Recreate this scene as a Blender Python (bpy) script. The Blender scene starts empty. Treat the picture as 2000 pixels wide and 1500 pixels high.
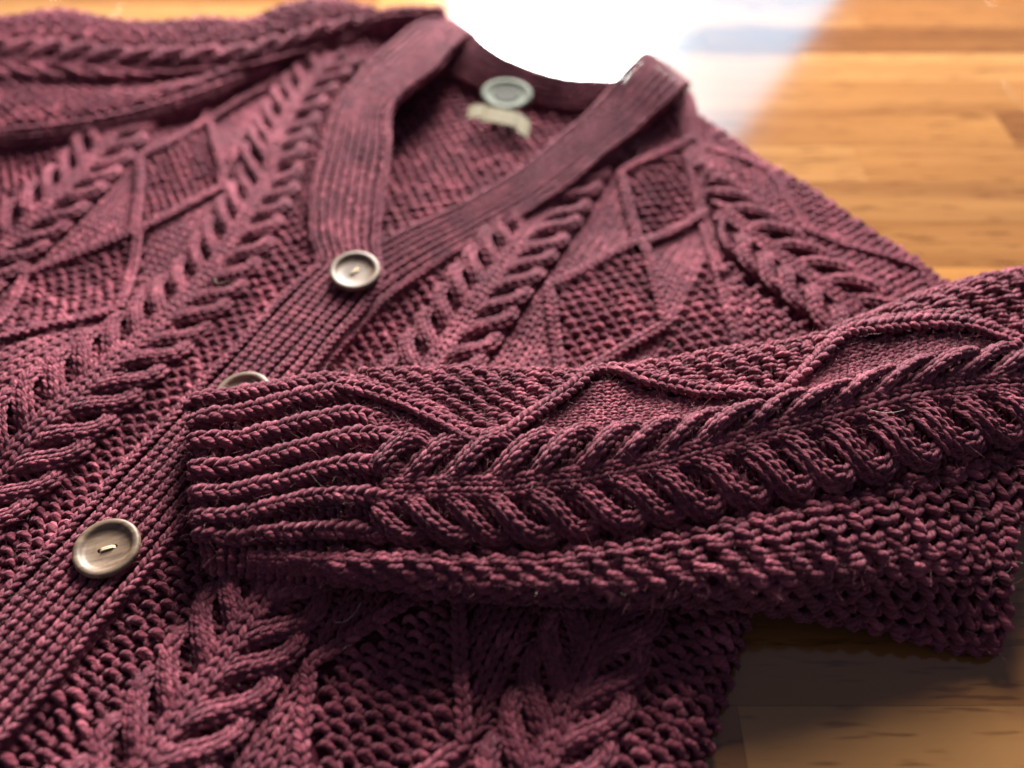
import bpy, math, random
import numpy as np

rng = np.random.default_rng(7)
random.seed(7)
SC = bpy.context.scene
COL = SC.collection

# ------------------------------------------------------------------ camera
CAM_H = 27.0            # cm above the table
PITCH = math.radians(52)
FPX = 1455.0            # focal length in pixels of the 2000 px wide photograph
cam = bpy.data.cameras.new('camera')
camo = bpy.data.objects.new('camera', cam)
COL.objects.link(camo)
camo.location = (0, 0, CAM_H * .01)
camo.rotation_euler = (math.radians(90) - PITCH, 0, 0)
cam.sensor_width = 36.0
cam.lens = 36.0 * FPX / 2000
cam.clip_start = .005
cam.clip_end = 50
cam.dof.use_dof = True
cam.dof.focus_distance = .283
cam.dof.aperture_fstop = cam.lens / 8.3
SC.camera = camo

# ------------------------------------------------------------------ world and lamps
w = bpy.data.worlds.new('World')
SC.world = w
w.use_nodes = True
bg = w.node_tree.nodes['Background']
bg.inputs[0].default_value = (.52, .53, .74, 1)
bg.inputs[1].default_value = .31


def area(name, loc, aim, sx, sy, power, color, roll=0):
    l = bpy.data.lights.new(name, 'AREA')
    l.shape = 'RECTANGLE'
    l.size, l.size_y = sx, sy
    l.energy = power
    l.color = color
    o = bpy.data.objects.new(name, l)
    COL.objects.link(o)
    o.location = loc
    from mathutils import Vector, Matrix
    q = (Vector(aim) - Vector(loc)).to_track_quat('-Z', 'Y')
    o.rotation_euler = (q.to_matrix() @ Matrix.Rotation(math.radians(roll), 3, 'Z')).to_euler()
    return o


area('window_light', (.06, 1.3, .44), (.0, .12, 0), .31, .40, 78, (1.0, .96, .92), -22)
area('added_upper_light', (.15, 1.3, .80), (.0, .12, 0), .42, .34, 42, (1.0, .95, .90), 0)  # added lamp, no known pane: widens the key and softens the shadows
area('added_fringe_light', (.235, 1.33, .44), (.0, .12, 0), .05, .44, .8, (.45, 1.0, .60), -22)  # added green strip, gives the window's reflection a coloured rim
area('sky_light', (.385, 1.36, .44), (.0, .12, 0), .26, .5, 2.8, (.06, .60, .95), -22)

SC.view_settings.view_transform = 'Standard'
SC.view_settings.look = 'None'
SC.view_settings.exposure = 0
SC.view_settings.gamma = 1
SC.render.engine = 'CYCLES'
SC.cycles.use_denoising = True
SC.cycles.max_bounces = 6
SC.cycles.diffuse_bounces = 3

# ------------------------------------------------------------------ numbers: from a pixel of the photo and a height to a place
FW = np.array([0, math.cos(PITCH), -math.sin(PITCH)])
UP = np.array([0, math.sin(PITCH), math.cos(PITCH)])


def at(px, py, z):
    r = FW + np.array([1, 0, 0]) * (px - 1000) / FPX + UP * (750 - py) / FPX
    t = (z - CAM_H) / r[2]
    return np.array([0, 0, CAM_H]) + r * t


def to_px(P):
    wv = P - np.array([0, 0, CAM_H])
    dd = wv @ FW
    return np.stack([1000 + FPX * wv[..., 0] / dd, 750 - FPX * (wv @ UP) / dd], -1)


B1 = at(693, 531, 1.2)[:2]
DV = np.array([.4346, .9006])        # along the button band, hem to neck
DU = np.array([.9006, -.4346])       # across it, to the right


def smooth(a, b, x):
    t = np.clip((x - a) / (b - a), 0, 1)
    return t * t * (3 - 2 * t)


class Wave:
    """sum of a few long random waves: slack folds of the cloth"""
    def __init__(s, n, lmin, lmax, amp, seed):
        r = np.random.default_rng(seed)
        a = r.uniform(0, 2 * np.pi, n)
        k = 2 * np.pi / r.uniform(lmin, lmax, n)
        s.kx, s.ky, s.p = k * np.cos(a), k * np.sin(a), r.uniform(0, 6.28, n)
        s.amp = amp / math.sqrt(n)

    def __call__(s, x, y):
        x = np.asarray(x); y = np.asarray(y)
        return s.amp * np.sin(x[..., None] * s.kx + y[..., None] * s.ky + s.p).sum(-1)


def hermite_basis(kn, x):
    """matrix of a cubic Hermite spline through the values at knots kn"""
    kn = np.asarray(kn, float)
    n = len(kn)
    x = np.clip(x, kn[0], kn[-1])
    I = np.eye(n)
    d = np.diff(I, axis=0) / np.diff(kn)[:, None]
    m = np.zeros((n, n))
    hseg = np.diff(kn)
    m[0], m[-1] = d[0], d[-1]
    for i in range(1, n - 1):
        m[i] = (d[i - 1] * hseg[i] + d[i] * hseg[i - 1]) / (hseg[i] + hseg[i - 1])
    i = np.clip(np.searchsorted(kn, x, side='right') - 1, 0, n - 2)
    h = hseg[i]
    t = (x - kn[i]) / h
    t2, t3 = t * t, t * t * t
    return ((2 * t3 - 3 * t2 + 1)[:, None] * I[i] + (t3 - 2 * t2 + t)[:, None] * h[:, None] * m[i]
            + (-2 * t3 + 3 * t2)[:, None] * I[i + 1] + (t3 - t2)[:, None] * h[:, None] * m[i + 1])


class Patch:
    """a sheet of cloth: chart (u, v) in cm -> place in cm"""
    def __init__(s, f, box):
        s.f, s.box = f, box
        u = np.linspace(box[0], box[1], 9)[1:-1]; v = np.linspace(box[2], box[3], 9)[1:-1]
        U, V = np.meshgrid(u, v)
        s.sign = 1.0
        n = s.normal(U.ravel(), V.ravel())
        if n[:, 2].mean() < 0:
            s.sign = -1.0

    @classmethod
    def grid(cls, ku, kv, P):
        """P[iv][iu] places"""
        P = np.asarray(P, float)
        ku, kv = np.asarray(ku, float), np.asarray(kv, float)

        def f(u, v):
            bu, bv = hermite_basis(ku, u), hermite_basis(kv, v)
            return np.einsum('ni,nj,jik->nk', bu, bv, P, optimize=True)
        return cls(f, (ku[0], ku[-1], kv[0], kv[-1]))

    def at(s, u, v):
        return s.f(np.asarray(u, float).ravel(), np.asarray(v, float).ravel())

    def normal(s, u, v):
        e = .12
        b = s.box
        ul, uh = np.clip(u - e, b[0], b[1]), np.clip(u + e, b[0], b[1])
        vl, vh = np.clip(v - e, b[2], b[3]), np.clip(v + e, b[2], b[3])
        tu = s.f(uh, v) - s.f(ul, v)
        tv = s.f(u, vh) - s.f(u, vl)
        n = np.cross(tu, tv) * s.sign
        return n / np.maximum(np.linalg.norm(n, axis=1, keepdims=True), 1e-9)

    def inverse(s, pts, urange=None, vrange=None):
        b = s.box
        ur = urange or b[:2]; vr = vrange or b[2:]
        U, V = np.meshgrid(np.linspace(ur[0], ur[1], 500), np.linspace(vr[0], vr[1], 260))
        q = to_px(s.at(U, V))
        out = []
        for p in pts:
            i = np.argmin(((q - np.array(p)) ** 2).sum(1))
            out.append((U.ravel()[i], V.ravel()[i]))
        return np.array(out)


# ------------------------------------------------------------------ yarn: strands -> one mesh
def tube_mesh(name, pos, nrm, rad, sides, plies=True, amp=.13, pitch=.62):
    """pos (S,K,3) cm, nrm (S,K,3), rad (S,K)"""
    S, K, _ = pos.shape
    T = np.gradient(pos, axis=1)
    T /= np.maximum(np.linalg.norm(T, axis=2, keepdims=True), 1e-9)
    A = np.cross(T, nrm)
    A /= np.maximum(np.linalg.norm(A, axis=2, keepdims=True), 1e-6)
    Bn = np.cross(A, T)
    seg = np.linalg.norm(np.diff(pos, axis=1), axis=2)
    ln = np.concatenate([np.zeros((S, 1)), np.cumsum(seg, 1)], 1)
    ph = rng.uniform(0, 6.28, (S, 1))
    th = np.arange(sides) * 2 * np.pi / sides
    tw = ph + ln * (2 * np.pi / pitch)
    rr = rad[:, :, None] * np.ones(sides)
    if plies:
        c = .5 + .5 * np.cos(3 * (th[None, None, :] - tw[:, :, None]))
        rr = rr * (1 - 1.1 * amp + 1.6 * amp * c)
    V = (pos[:, :, None, :] + rr[..., None] * (np.cos(th)[None, None, :, None] * A[:, :, None, :]
                                               + np.sin(th)[None, None, :, None] * Bn[:, :, None, :]))
    V = (V * .01).reshape(-1, 3).astype(np.float32)
    base = (np.arange(S) * K * sides)[:, None, None]
    k = (np.arange(K - 1) * sides)[None, :, None]
    j = np.arange(sides)[None, None, :]
    jn = (j + 1) % sides
    F = np.stack([base + k + j, base + k + jn, base + k + sides + jn, base + k + sides + j], -1).reshape(-1, 4)
    # uv: along (cm) / around (turns, carrying the twist)
    la = np.broadcast_to(ln[:, :, None], (S, K, sides))
    fu = np.stack([la[:, :-1, :], la[:, :-1, :], la[:, 1:, :], la[:, 1:, :]], -1)
    ta, tb = tw[:, :-1, None], tw[:, 1:, None]
    z = np.zeros((S, K - 1, sides))
    t0 = th[None, None, :]; t1 = t0 + 2 * np.pi / sides
    fv = np.stack([t0 - ta + z, t1 - ta + z, t1 - tb + z, t0 - tb + z], -1) / (2 * np.pi)
    me = bpy.data.meshes.new(name)
    me.vertices.add(len(V)); me.vertices.foreach_set('co', V.ravel())
    nf = len(F)
    me.loops.add(nf * 4); me.loops.foreach_set('vertex_index', F.ravel().astype(np.int32))
    me.polygons.add(nf)
    me.polygons.foreach_set('loop_start', (np.arange(nf) * 4).astype(np.int32))
    me.polygons.foreach_set('use_smooth', np.ones(nf, bool))
    uv = me.uv_layers.new(name='yarn')
    uv.data.foreach_set('uv', np.stack([fu.ravel(), fv.ravel()], -1).astype(np.float32).ravel())
    at_ = me.attributes.new('strand', 'FLOAT', 'POINT')
    at_.data.foreach_set('value', np.repeat(rng.uniform(0, 1, S), K * sides).astype(np.float32))
    me.update(calc_edges=True)
    return me


class Yarn:
    """collects strands given in the chart of a patch: rows of K0 = 6 (u, v, h) points and radii"""
    K0 = 6

    def __init__(s, patch, lod=1, buried=True):
        s.p, s.lod, s.b, s.buried = patch, lod, [], buried and lod < 3

    def add(s, u, v, h, r):
        if len(u):
            s.b.append(np.stack([u, v, h, r], -1))

    def build(s, name, mat, parent, stuff=True):
        if not s.b:
            return None
        D = np.concatenate(s.b, 0)
        # leave out strands far outside the frame or buried under the folded sleeve
        c = s.p.at(D[:, 2:4, 0].mean(1), D[:, 2:4, 1].mean(1))
        q = to_px(c)
        k = (q[:, 0] > -150) & (q[:, 0] < 2110) & (q[:, 1] > -70) & (q[:, 1] < 1560)
        if s.buried:
            k &= ~((c[:, 0] > -9.3) & (c[:, 0] < 22) & (c[:, 1] > 12.3) & (c[:, 1] < 18.3))
        D = D[k]
        sides, K = {0: (6, 5), 1: (6, 5), 2: (7, 5), 3: (9, 8)}[s.lod]
        M = hermite_basis(np.arange(s.K0), np.linspace(0, s.K0 - 1, K))
        D = np.einsum('ki,sic->skc', M, D)
        S = len(D)
        u, v = D[..., 0].ravel(), D[..., 1].ravel()
        P = s.p.at(u, v)
        N = s.p.normal(u, v)
        pos = (P + D[..., 2].reshape(-1, 1) * N).reshape(S, K, 3)
        me = tube_mesh(name, pos, N.reshape(S, K, 3), D[..., 3], sides, plies=s.lod >= 3, amp=.17)
        me.materials.append(mat)
        o = bpy.data.objects.new(name, me)
        COL.objects.link(o)
        if parent is not None:
            o.parent = parent
        if stuff:
            o['kind'] = 'stuff'
        return o


LEG_A = np.array([-.45, -.14, .24, .62, .98, 1.26])
LEG_B = np.array([.00, .06, .18, .31, .36, .27])
RIB_B = np.array([-.08, -.02, .12, .28, .40, .42])
LEG_H = np.array([-1.0, .05, .80, .85, .10, -1.1])
LEG_R = np.array([.60, .92, 1.06, 1.06, .92, .55])


def column(y, path, L, W, R, h0=0.0, mask=None, jit=.07, lift=1.0, rscale=1.0, legb=None):
    """one wale of knit stitches along path (n,2) or (n,3 with height)"""
    path = np.asarray(path, float)
    if path.shape[1] == 2:
        path = np.c_[path, np.zeros(len(path))]
    d = np.r_[0, np.cumsum(np.hypot(*np.diff(path[:, :2], axis=0).T))]
    n = max(1, int(round(d[-1] / L)))
    L = d[-1] / n
    c = (np.arange(n) + .1) * L
    if mask is not None:
        k = mask(np.interp(c, d, path[:, 0]), np.interp(c, d, path[:, 1]))
        c = c[k]
    if not len(c):
        return
    tan = np.gradient(path[:, :2], d, axis=0)
    tan /= np.maximum(np.linalg.norm(tan, axis=1, keepdims=True), 1e-9)
    for side in (-1, 1):
        a = c[:, None] + LEG_A[None] * L + rng.normal(0, jit * L * .7, (len(c), 1))
        b = side * (LEG_B if legb is None else legb)[None] * W * (1 + rng.normal(0, jit, (len(c), 1)))
        pu, pv, ph = (np.interp(a, d, path[:, i]) for i in range(3))
        over = a - np.clip(a, 0, d[-1])
        tu, tv = np.interp(a, d, tan[:, 0]), np.interp(a, d, tan[:, 1])
        u = pu + over * tu - b * tv
        v = pv + over * tv + b * tu
        h = ph + h0 + LEG_H[None] * R * lift + rng.normal(0, .12 * R, (len(c), 1))
        r = R * rscale * LEG_R[None] * (1 + rng.normal(0, jit, (len(c), 1)))
        y.add(u, v, h, r + 0 * u)


ARC_B = np.array([-.62, -.40, -.14, .14, .40, .62])
ARC_A = np.array([-.16, .02, .14, .14, .02, -.16])
ARC_H = np.array([-.95, .15, .85, .85, .15, -.95])
ARC_R = np.array([.62, .98, 1.12, 1.12, .98, .62])


def bumps(y, cu, cv, ang, ln, R, h0=0.0, jit=.1, curve=1.0):
    """short fat purl arcs lying at angle ang (radians from +u)"""
    n = len(cu)
    if not n:
        return
    ang = ang + rng.normal(0, jit * 1.3, n)
    c, s_ = np.cos(ang)[:, None], np.sin(ang)[:, None]
    ll = ln * (1 + rng.normal(0, jit, (n, 1)))
    b, a = ARC_B[None] * ll, ARC_A[None] * ln * curve
    ju, jv = rng.normal(0, jit * ln * .35, (2, n, 1))
    u = cu[:, None] + ju + b * c - a * s_
    v = cv[:, None] + jv + b * s_ + a * c
    rr = R * (1 + rng.normal(0, jit, (n, 1)))
    y.add(u, v, h0 + ARC_H[None] * rr + rng.normal(0, .2 * R, (n, 1)) + 0 * u, ARC_R[None] * rr + 0 * u)


def cells(u0, u1, v0, v1, pu, pv, stagger=True):
    nu, nv = max(1, int((u1 - u0) / pu)), max(1, int((v1 - v0) / pv))
    i, j = np.meshgrid(np.arange(nu), np.arange(nv))
    u = u0 + (i + .5 + (.5 * (j % 2) if stagger else 0) - .25 * stagger) * (u1 - u0) / nu
    v = v0 + (j + .5) * (v1 - v0) / nv
    return u.ravel(), v.ravel()


def moss(y, box, mask, W=.38, L=.35, R=.100, h0=.03, across=0.0, scale=1.0):
    W, L, R = W * .84, L * .86, R * .93
    """seed stitch: purl bumps standing in a chequer of small knit stitches; wales along +v"""
    u, v = cells(*box, 2 * W * .5 * 2, L)
    k = mask(u, v) if mask is not None else np.ones(len(u), bool)
    u, v = u[k], v[k]
    bumps(y, u, v, across, W * 1.36 * scale, R * 1.28, h0 + .02, jit=.15)
    # knit cells between
    u2, v2 = u + W, v
    for s_ in (-1, 1):
        bumps(y, u2 + s_ * .20 * W, v2, across + np.pi / 2 - s_ * .42, L * .95, R * 1.05, h0 - .085, jit=.15, curve=.3)


def moss_along(y, box, mask, W=.46, L=.44, R=.11, h0=.03, tilt=.35):
    """the same stitch on a sheet whose wales run along +u"""
    v, u = cells(box[2], box[3], box[0], box[1], 2 * W, L)
    k = mask(u, v) if mask is not None else np.ones(len(u), bool)
    u, v = u[k], v[k]
    bumps(y, u, v, np.pi / 2, W * 1.0, R * 1.1, h0)
    for s_ in (-1, 1):
        bumps(y, u, v + W + s_ * .24 * W, s_ * tilt, L * 1.15, R * 1.08, h0 + .045, curve=.3)


def moss_long(y, box, mask, pu=1.06, pv=.44, ln=.64, R=.125, h0=.06):
    """double seed stitch on a sheet whose wales run along +u: pairs of short fat strokes in staggered rows"""
    u, v = cells(box[0], box[1], box[2], box[3], pu, pv)
    k = mask(u, v) if mask is not None else np.ones(len(u), bool)
    u, v = u[k], v[k]
    for q, a, dl in ((-.22, .24, .0), (.26, .16, .08)):
        bumps(y, u + dl, v + q * pv, a, ln, R, h0 + .05, jit=.07, curve=.4)
    for q, a in ((-.25, -.35), (.25, -.25)):
        bumps(y, u + pu * .5, v + q * pv, a, ln * .72, R * .92, h0 - .07, jit=.08, curve=.4)


def purl(y, box, mask, W=.46, L=.30, R=.10, h0=-.08, along_u=False):
    if along_u:
        v, u = cells(box[2], box[3], box[0], box[1], W, L)
        ang = np.pi / 2
    else:
        u, v = cells(*box, W, L)
        ang = 0
    k = mask(u, v) if mask is not None else np.ones(len(u), bool)
    bumps(y, u[k], v[k], ang, W * 1.1, R, h0)


def stockinette(y, box, mask, W=.44, L=.36, R=.10, h0=-.02, along_u=False):
    if along_u:
        n = max(1, int((box[3] - box[2]) / W))
        for i in range(n):
            t = box[2] + (i + .5) * (box[3] - box[2]) / n
            column(y, [(box[0], t), (box[1], t)], L, W, R, h0, mask)
    else:
        n = max(1, int((box[1] - box[0]) / W))
        for i in range(n):
            t = box[0] + (i + .5) * (box[1] - box[0]) / n
            column(y, [(t, box[2]), (t, box[3])], L, W, R, h0, mask)


def cable(y, centre, v0, v1, half, pitch, R=.11, lift=.30, mask=None, L=.40, span=2.3, sides=(-1, 1), phase=0.0):
    """horseshoe cable: on either side of two plain wales strands of two wales swing from the middle out to the rim,
    each one over the next; centre(v) -> middle, half(v, side) -> half width; wales along +v in (across, along) chart"""
    n = int((v1 - v0) / pitch) + 4
    for side in sides:
        for k in range(n):
            a0 = v0 + (k - 3 + phase) * pitch + rng.normal(0, .05 * pitch)
            t = np.linspace(0, 1, 40)
            al = a0 + t * span * pitch
            off = np.interp(t, [0, .15, .30, .45, .60, .75, .90, 1], [.08, .13, .26, .54, .82, .95, .91, .74])
            off = np.convolve(np.pad(off, 3, mode='edge'), np.ones(7) / 7, 'valid')
            hh = lift * (-.35 + 1.35 * smooth(.12, .45, t) - .95 * smooth(.80, 1.0, t))
            hh = hh * (1 + rng.normal(0, .12))
            wst = .20
            for q in (-1, 0, 1):
                sel = (al > v0 - .3) & (al < v1 + .3)
                if sel.sum() < 8:
                    continue
                sl = np.gradient(off, t) / (span)
                x = centre(al) + side * (off * half(al, side)) + q * wst * side
                pth = np.c_[x, al - q * wst * .55 * np.clip(np.gradient(off, t) * .55, 0, 1), hh + .10 * (q == 0)]
                column(y, pth[sel], L, .30, R * .86, 0, mask, lift=.85)
    for q in (-.22, .22):
        al = np.linspace(v0, v1, 200)
        column(y, np.c_[centre(al) + q, al, 0 * al + lift * .38], L, .40, R, 0, mask)


def swap(y):
    """exchange the two chart axes of what was collected (pattern drawn along v -> along u)"""
    y.b = [np.stack([b[..., 1], b[..., 0], b[..., 2], b[..., 3]], -1) for b in y.b]
    return y


# ------------------------------------------------------------------ materials
def mat(name):
    m = bpy.data.materials.new(name)
    m.use_nodes = True
    nt = m.node_tree
    for n in list(nt.nodes):
        nt.nodes.remove(n)
    return m, nt


def N(nt, kind, **kw):
    n = nt.nodes.new(kind)
    for k, v in kw.items():
        if hasattr(n, k):
            setattr(n, k, v)
        else:
            n.inputs[k].default_value = v
    return n


def ramp(nt, stops):
    r = N(nt, 'ShaderNodeValToRGB')
    el = r.color_ramp.elements
    while len(el) > 1:
        el.remove(el[-1])
    el[0].position, el[0].color = stops[0][0], (*stops[0][1], 1)
    for p, c in stops[1:]:
        e = el.new(p); e.color = (*c, 1)
    return r


def yarn_material(name, dark, mid, light, flat=False):
    m, nt = mat(name)
    L = nt.links.new
    out = N(nt, 'ShaderNodeOutputMaterial')
    pb = N(nt, 'ShaderNodeBsdfPrincipled')
    pb.inputs['Roughness'].default_value = .82
    pb.inputs['Specular IOR Level'].default_value = .05 if flat else .16
    pb.inputs['Sheen Weight'].default_value = .04 if flat else .24
    pb.inputs['Sheen Roughness'].default_value = .45
    pb.inputs['Sheen Tint'].default_value = (1.0, .48, .58, 1)
    L(pb.outputs[0], out.inputs[0])
    tc = N(nt, 'ShaderNodeTexCoord')
    geo = N(nt, 'ShaderNodeNewGeometry')
    n1 = N(nt, 'ShaderNodeTexNoise', Scale=55.0, Detail=3.0)
    L(tc.outputs['Object'], n1.inputs['Vector'])
    att = N(nt, 'ShaderNodeAttribute', attribute_name='strand')
    mx = N(nt, 'ShaderNodeMath', operation='MULTIPLY_ADD')
    L(att.outputs['Fac'], mx.inputs[0]); mx.inputs[1].default_value = .35
    L(n1.outputs['Fac'], mx.inputs[2])
    # heathered fibres, drawn out along the twist
    uv = N(nt, 'ShaderNodeUVMap', uv_map='yarn')
    mp = N(nt, 'ShaderNodeMapping')
    mp.inputs['Scale'].default_value = (3.0, 14.0, 1)
    L(uv.outputs[0], mp.inputs['Vector'])
    n2 = N(nt, 'ShaderNodeTexNoise', Scale=3.0, Detail=2.0)
    L(mp.outputs[0], n2.inputs['Vector'])
    mx2 = N(nt, 'ShaderNodeMath', operation='MULTIPLY_ADD')
    L(n2.outputs['Fac'], mx2.inputs[0]); mx2.inputs[1].default_value = .55
    L(mx.outputs[0], mx2.inputs[2])
    cr = ramp(nt, [(.45, dark), (.85, mid), (1.30 / 1.4, light)])
    sc = N(nt, 'ShaderNodeMath', operation='DIVIDE'); sc.inputs[1].default_value = 1.25
    L(mx2.outputs[0], sc.inputs[0]); L(sc.outputs[0], cr.inputs[0])
    L(cr.outputs[0], pb.inputs['Base Color'])
    # relief: three plies and fine fibre
    sx = N(nt, 'ShaderNodeSeparateXYZ'); L(uv.outputs[0], sx.inputs[0])
    s1 = N(nt, 'ShaderNodeMath', operation='MULTIPLY'); s1.inputs[1].default_value = 2 * math.pi * 3
    L(sx.outputs[1], s1.inputs[0])
    s2a = N(nt, 'ShaderNodeMath', operation='COSINE'); L(s1.outputs[0], s2a.inputs[0])
    s2b = N(nt, 'ShaderNodeMath', operation='MULTIPLY_ADD'); s2b.inputs[1].default_value = .5; s2b.inputs[2].default_value = .5
    L(s2a.outputs[0], s2b.inputs[0])
    s2 = N(nt, 'ShaderNodeMath', operation='POWER'); s2.inputs[1].default_value = .6; L(s2b.outputs[0], s2.inputs[0])
    n3 = N(nt, 'ShaderNodeTexNoise', Scale=2200.0, Detail=2.0)
    L(tc.outputs['Object'], n3.inputs['Vector'])
    ad = N(nt, 'ShaderNodeMath', operation='MULTIPLY_ADD'); ad.inputs[1].default_value = 0.0 if flat else 1.6
    L(s2.outputs[0], ad.inputs[0])
    ad2 = N(nt, 'ShaderNodeMath', operation='MULTIPLY_ADD'); ad2.inputs[1].default_value = 1.4
    L(n2.outputs['Fac'], ad2.inputs[0])
    ad3 = N(nt, 'ShaderNodeMath', operation='MULTIPLY_ADD'); ad3.inputs[1].default_value = .9
    L(n3.outputs['Fac'], ad3.inputs[0]); L(ad2.outputs[0], ad3.inputs[2])
    L(ad.outputs[0], ad2.inputs[2]); ad.inputs[2].default_value = 0
    bp = N(nt, 'ShaderNodeBump', Strength=1.0, Distance=.00055)
    L(ad3.outputs[0], bp.inputs['Height'])
    L(bp.outputs[0], pb.inputs['Normal'])
    return m


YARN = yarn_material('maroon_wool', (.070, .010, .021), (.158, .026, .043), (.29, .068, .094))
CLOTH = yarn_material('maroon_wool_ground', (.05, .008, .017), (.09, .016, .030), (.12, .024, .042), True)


def fuzz_material():
    m, nt = mat('wool_fibre')
    out = N(nt, 'ShaderNodeOutputMaterial')
    pb = N(nt, 'ShaderNodeBsdfPrincipled')
    pb.inputs['Roughness'].default_value = .6
    att = N(nt, 'ShaderNodeAttribute', attribute_name='strand')
    cr = ramp(nt, [(0, (.17, .03, .045)), (.8, (.30, .08, .10)), (.95, (.40, .18, .18)), (1, (.6, .5, .42))])
    nt.links.new(att.outputs['Fac'], cr.inputs[0])
    nt.links.new(cr.outputs[0], pb.inputs['Base Color'])
    nt.links.new(pb.outputs[0], out.inputs[0])
    return m


FUZZ = fuzz_material()


def wood_material(name, cols, scale=(3.2, 60, 60), rough=.30, coat=.0, spec=.5, vary=True, pores=True, bump=.1):
    m, nt = mat(name)
    L = nt.links.new
    out = N(nt, 'ShaderNodeOutputMaterial')
    pb = N(nt, 'ShaderNodeBsdfPrincipled')
    L(pb.outputs[0], out.inputs[0])
    tc = N(nt, 'ShaderNodeTexCoord')
    oi = N(nt, 'ShaderNodeObjectInfo')
    off = N(nt, 'ShaderNodeVectorMath', operation='MULTIPLY_ADD')
    cmb = N(nt, 'ShaderNodeCombineXYZ')
    for i in range(3):
        L(oi.outputs['Random'], cmb.inputs[i])
    L(cmb.outputs[0], off.inputs[0])
    off.inputs[1].default_value = (3.1, 7.7, 5.3)
    L(tc.outputs['Object'], off.inputs[2])
    mp = N(nt, 'ShaderNodeMapping'); mp.inputs['Scale'].default_value = scale
    L(off.outputs[0], mp.inputs['Vector'])
    n1 = N(nt, 'ShaderNodeTexNoise', Scale=1.0, Detail=6.0, Roughness=.55, Distortion=.35)
    L(mp.outputs[0], n1.inputs['Vector'])
    cr = ramp(nt, [(.28, cols[0]), (.5, cols[1]), (.72, cols[2])])
    if vary:
        a = N(nt, 'ShaderNodeMath', operation='MULTIPLY_ADD')
        L(oi.outputs['Random'], a.inputs[0]); a.inputs[1].default_value = .46
        b = N(nt, 'ShaderNodeMath', operation='SUBTRACT'); b.inputs[1].default_value = .23
        L(n1.outputs['Fac'], a.inputs[2]); L(a.outputs[0], b.inputs[0]); L(b.outputs[0], cr.inputs[0])
    else:
        L(n1.outputs['Fac'], cr.inputs[0])
    col = cr.outputs[0]
    if vary:
        wn = N(nt, 'ShaderNodeTexWhiteNoise', noise_dimensions='1D')
        L(oi.outputs['Random'], wn.inputs['W'])
        vr_ = ramp(nt, [(0, (.74, .66, .60)), (.35, (.92, .86, .80)), (.7, (1.0, 1.0, 1.0)), (1, (1.30, 1.22, 1.0))])
        L(wn.outputs['Value'], vr_.inputs[0])
        mv = N(nt, 'ShaderNodeMixRGB', blend_type='MULTIPLY'); mv.inputs[0].default_value = 1
        L(col, mv.inputs[1]); L(vr_.outputs[0], mv.inputs[2])
        col = mv.outputs[0]
    if pores:
        mp2 = N(nt, 'ShaderNodeMapping'); mp2.inputs['Scale'].default_value = (scale[0] * 18, scale[1] * 12, scale[2] * 12)
        L(off.outputs[0], mp2.inputs['Vector'])
        n2 = N(nt, 'ShaderNodeTexNoise', Scale=1.0, Detail=2.0)
        L(mp2.outputs[0], n2.inputs['Vector'])
        pr = ramp(nt, [(.30, (.42, .36, .32)), (.42, (1, 1, 1))])
        L(n2.outputs['Fac'], pr.inputs[0])
        mu = N(nt, 'ShaderNodeMixRGB', blend_type='MULTIPLY'); mu.inputs[0].default_value = .75
        L(col, mu.inputs[1]); L(pr.outputs[0], mu.inputs[2])
        col = mu.outputs[0]
    L(col, pb.inputs['Base Color'])
    pb.inputs['Roughness'].default_value = rough
    pb.inputs['Specular IOR Level'].default_value = spec
    pb.inputs['Coat Weight'].default_value = coat
    pb.inputs['Coat Roughness'].default_value = .2
    bp = N(nt, 'ShaderNodeBump', Strength=bump, Distance=.0004)
    L(n1.outputs['Fac'], bp.inputs['Height']); L(bp.outputs[0], pb.inputs['Normal'])
    return m


TABLE = wood_material('oiled_oak', ((.13, .055, .018), (.185, .086, .028), (.245, .122, .042)), scale=(2.2, 30, 30), rough=.13, spec=.5, bump=.03)
BUTTON = wood_material('button_wood', ((.05, .028, .016), (.11, .066, .038), (.19, .125, .075)), scale=(60, 420, 420), rough=.56, vary=False, spec=.5)


def plain(name, c, rough=.6, spec=.4, noise=.25, scale=400):
    m, nt = mat(name)
    out = N(nt, 'ShaderNodeOutputMaterial'); pb = N(nt, 'ShaderNodeBsdfPrincipled')
    tc = N(nt, 'ShaderNodeTexCoord'); n1 = N(nt, 'ShaderNodeTexNoise', Scale=float(scale), Detail=3.0)
    nt.links.new(tc.outputs['Object'], n1.inputs['Vector'])
    cr = ramp(nt, [(.3, tuple(x * (1 - noise) for x in c)), (.7, tuple(min(1, x * (1 + noise)) for x in c))])
    nt.links.new(n1.outputs['Fac'], cr.inputs[0]); nt.links.new(cr.outputs[0], pb.inputs['Base Color'])
    pb.inputs['Roughness'].default_value = rough; pb.inputs['Specular IOR Level'].default_value = spec
    nt.links.new(pb.outputs[0], out.inputs[0])
    return m


THREAD = plain('cream_thread', (.62, .48, .30), .7, .2, .3, 2500)
BADGE = plain('pale_badge', (.12, .13, .10), .7, .15, .15)
RIBBON = plain('cream_ribbon', (.16, .13, .065), .7, .4, .15)


# ------------------------------------------------------------------ objects
def link(name, me, material, parent=None, stuff=False):
    if material is not None:
        me.materials.append(material)
    o = bpy.data.objects.new(name, me)
    COL.objects.link(o)
    if parent is not None:
        o.parent = parent
    if stuff:
        o['kind'] = 'stuff'
    return o


def empty(name, label, cat):
    o = bpy.data.objects.new(name, None)
    COL.objects.link(o)
    o.empty_display_size = .02
    o['label'] = label
    o['category'] = cat
    return o


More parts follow.
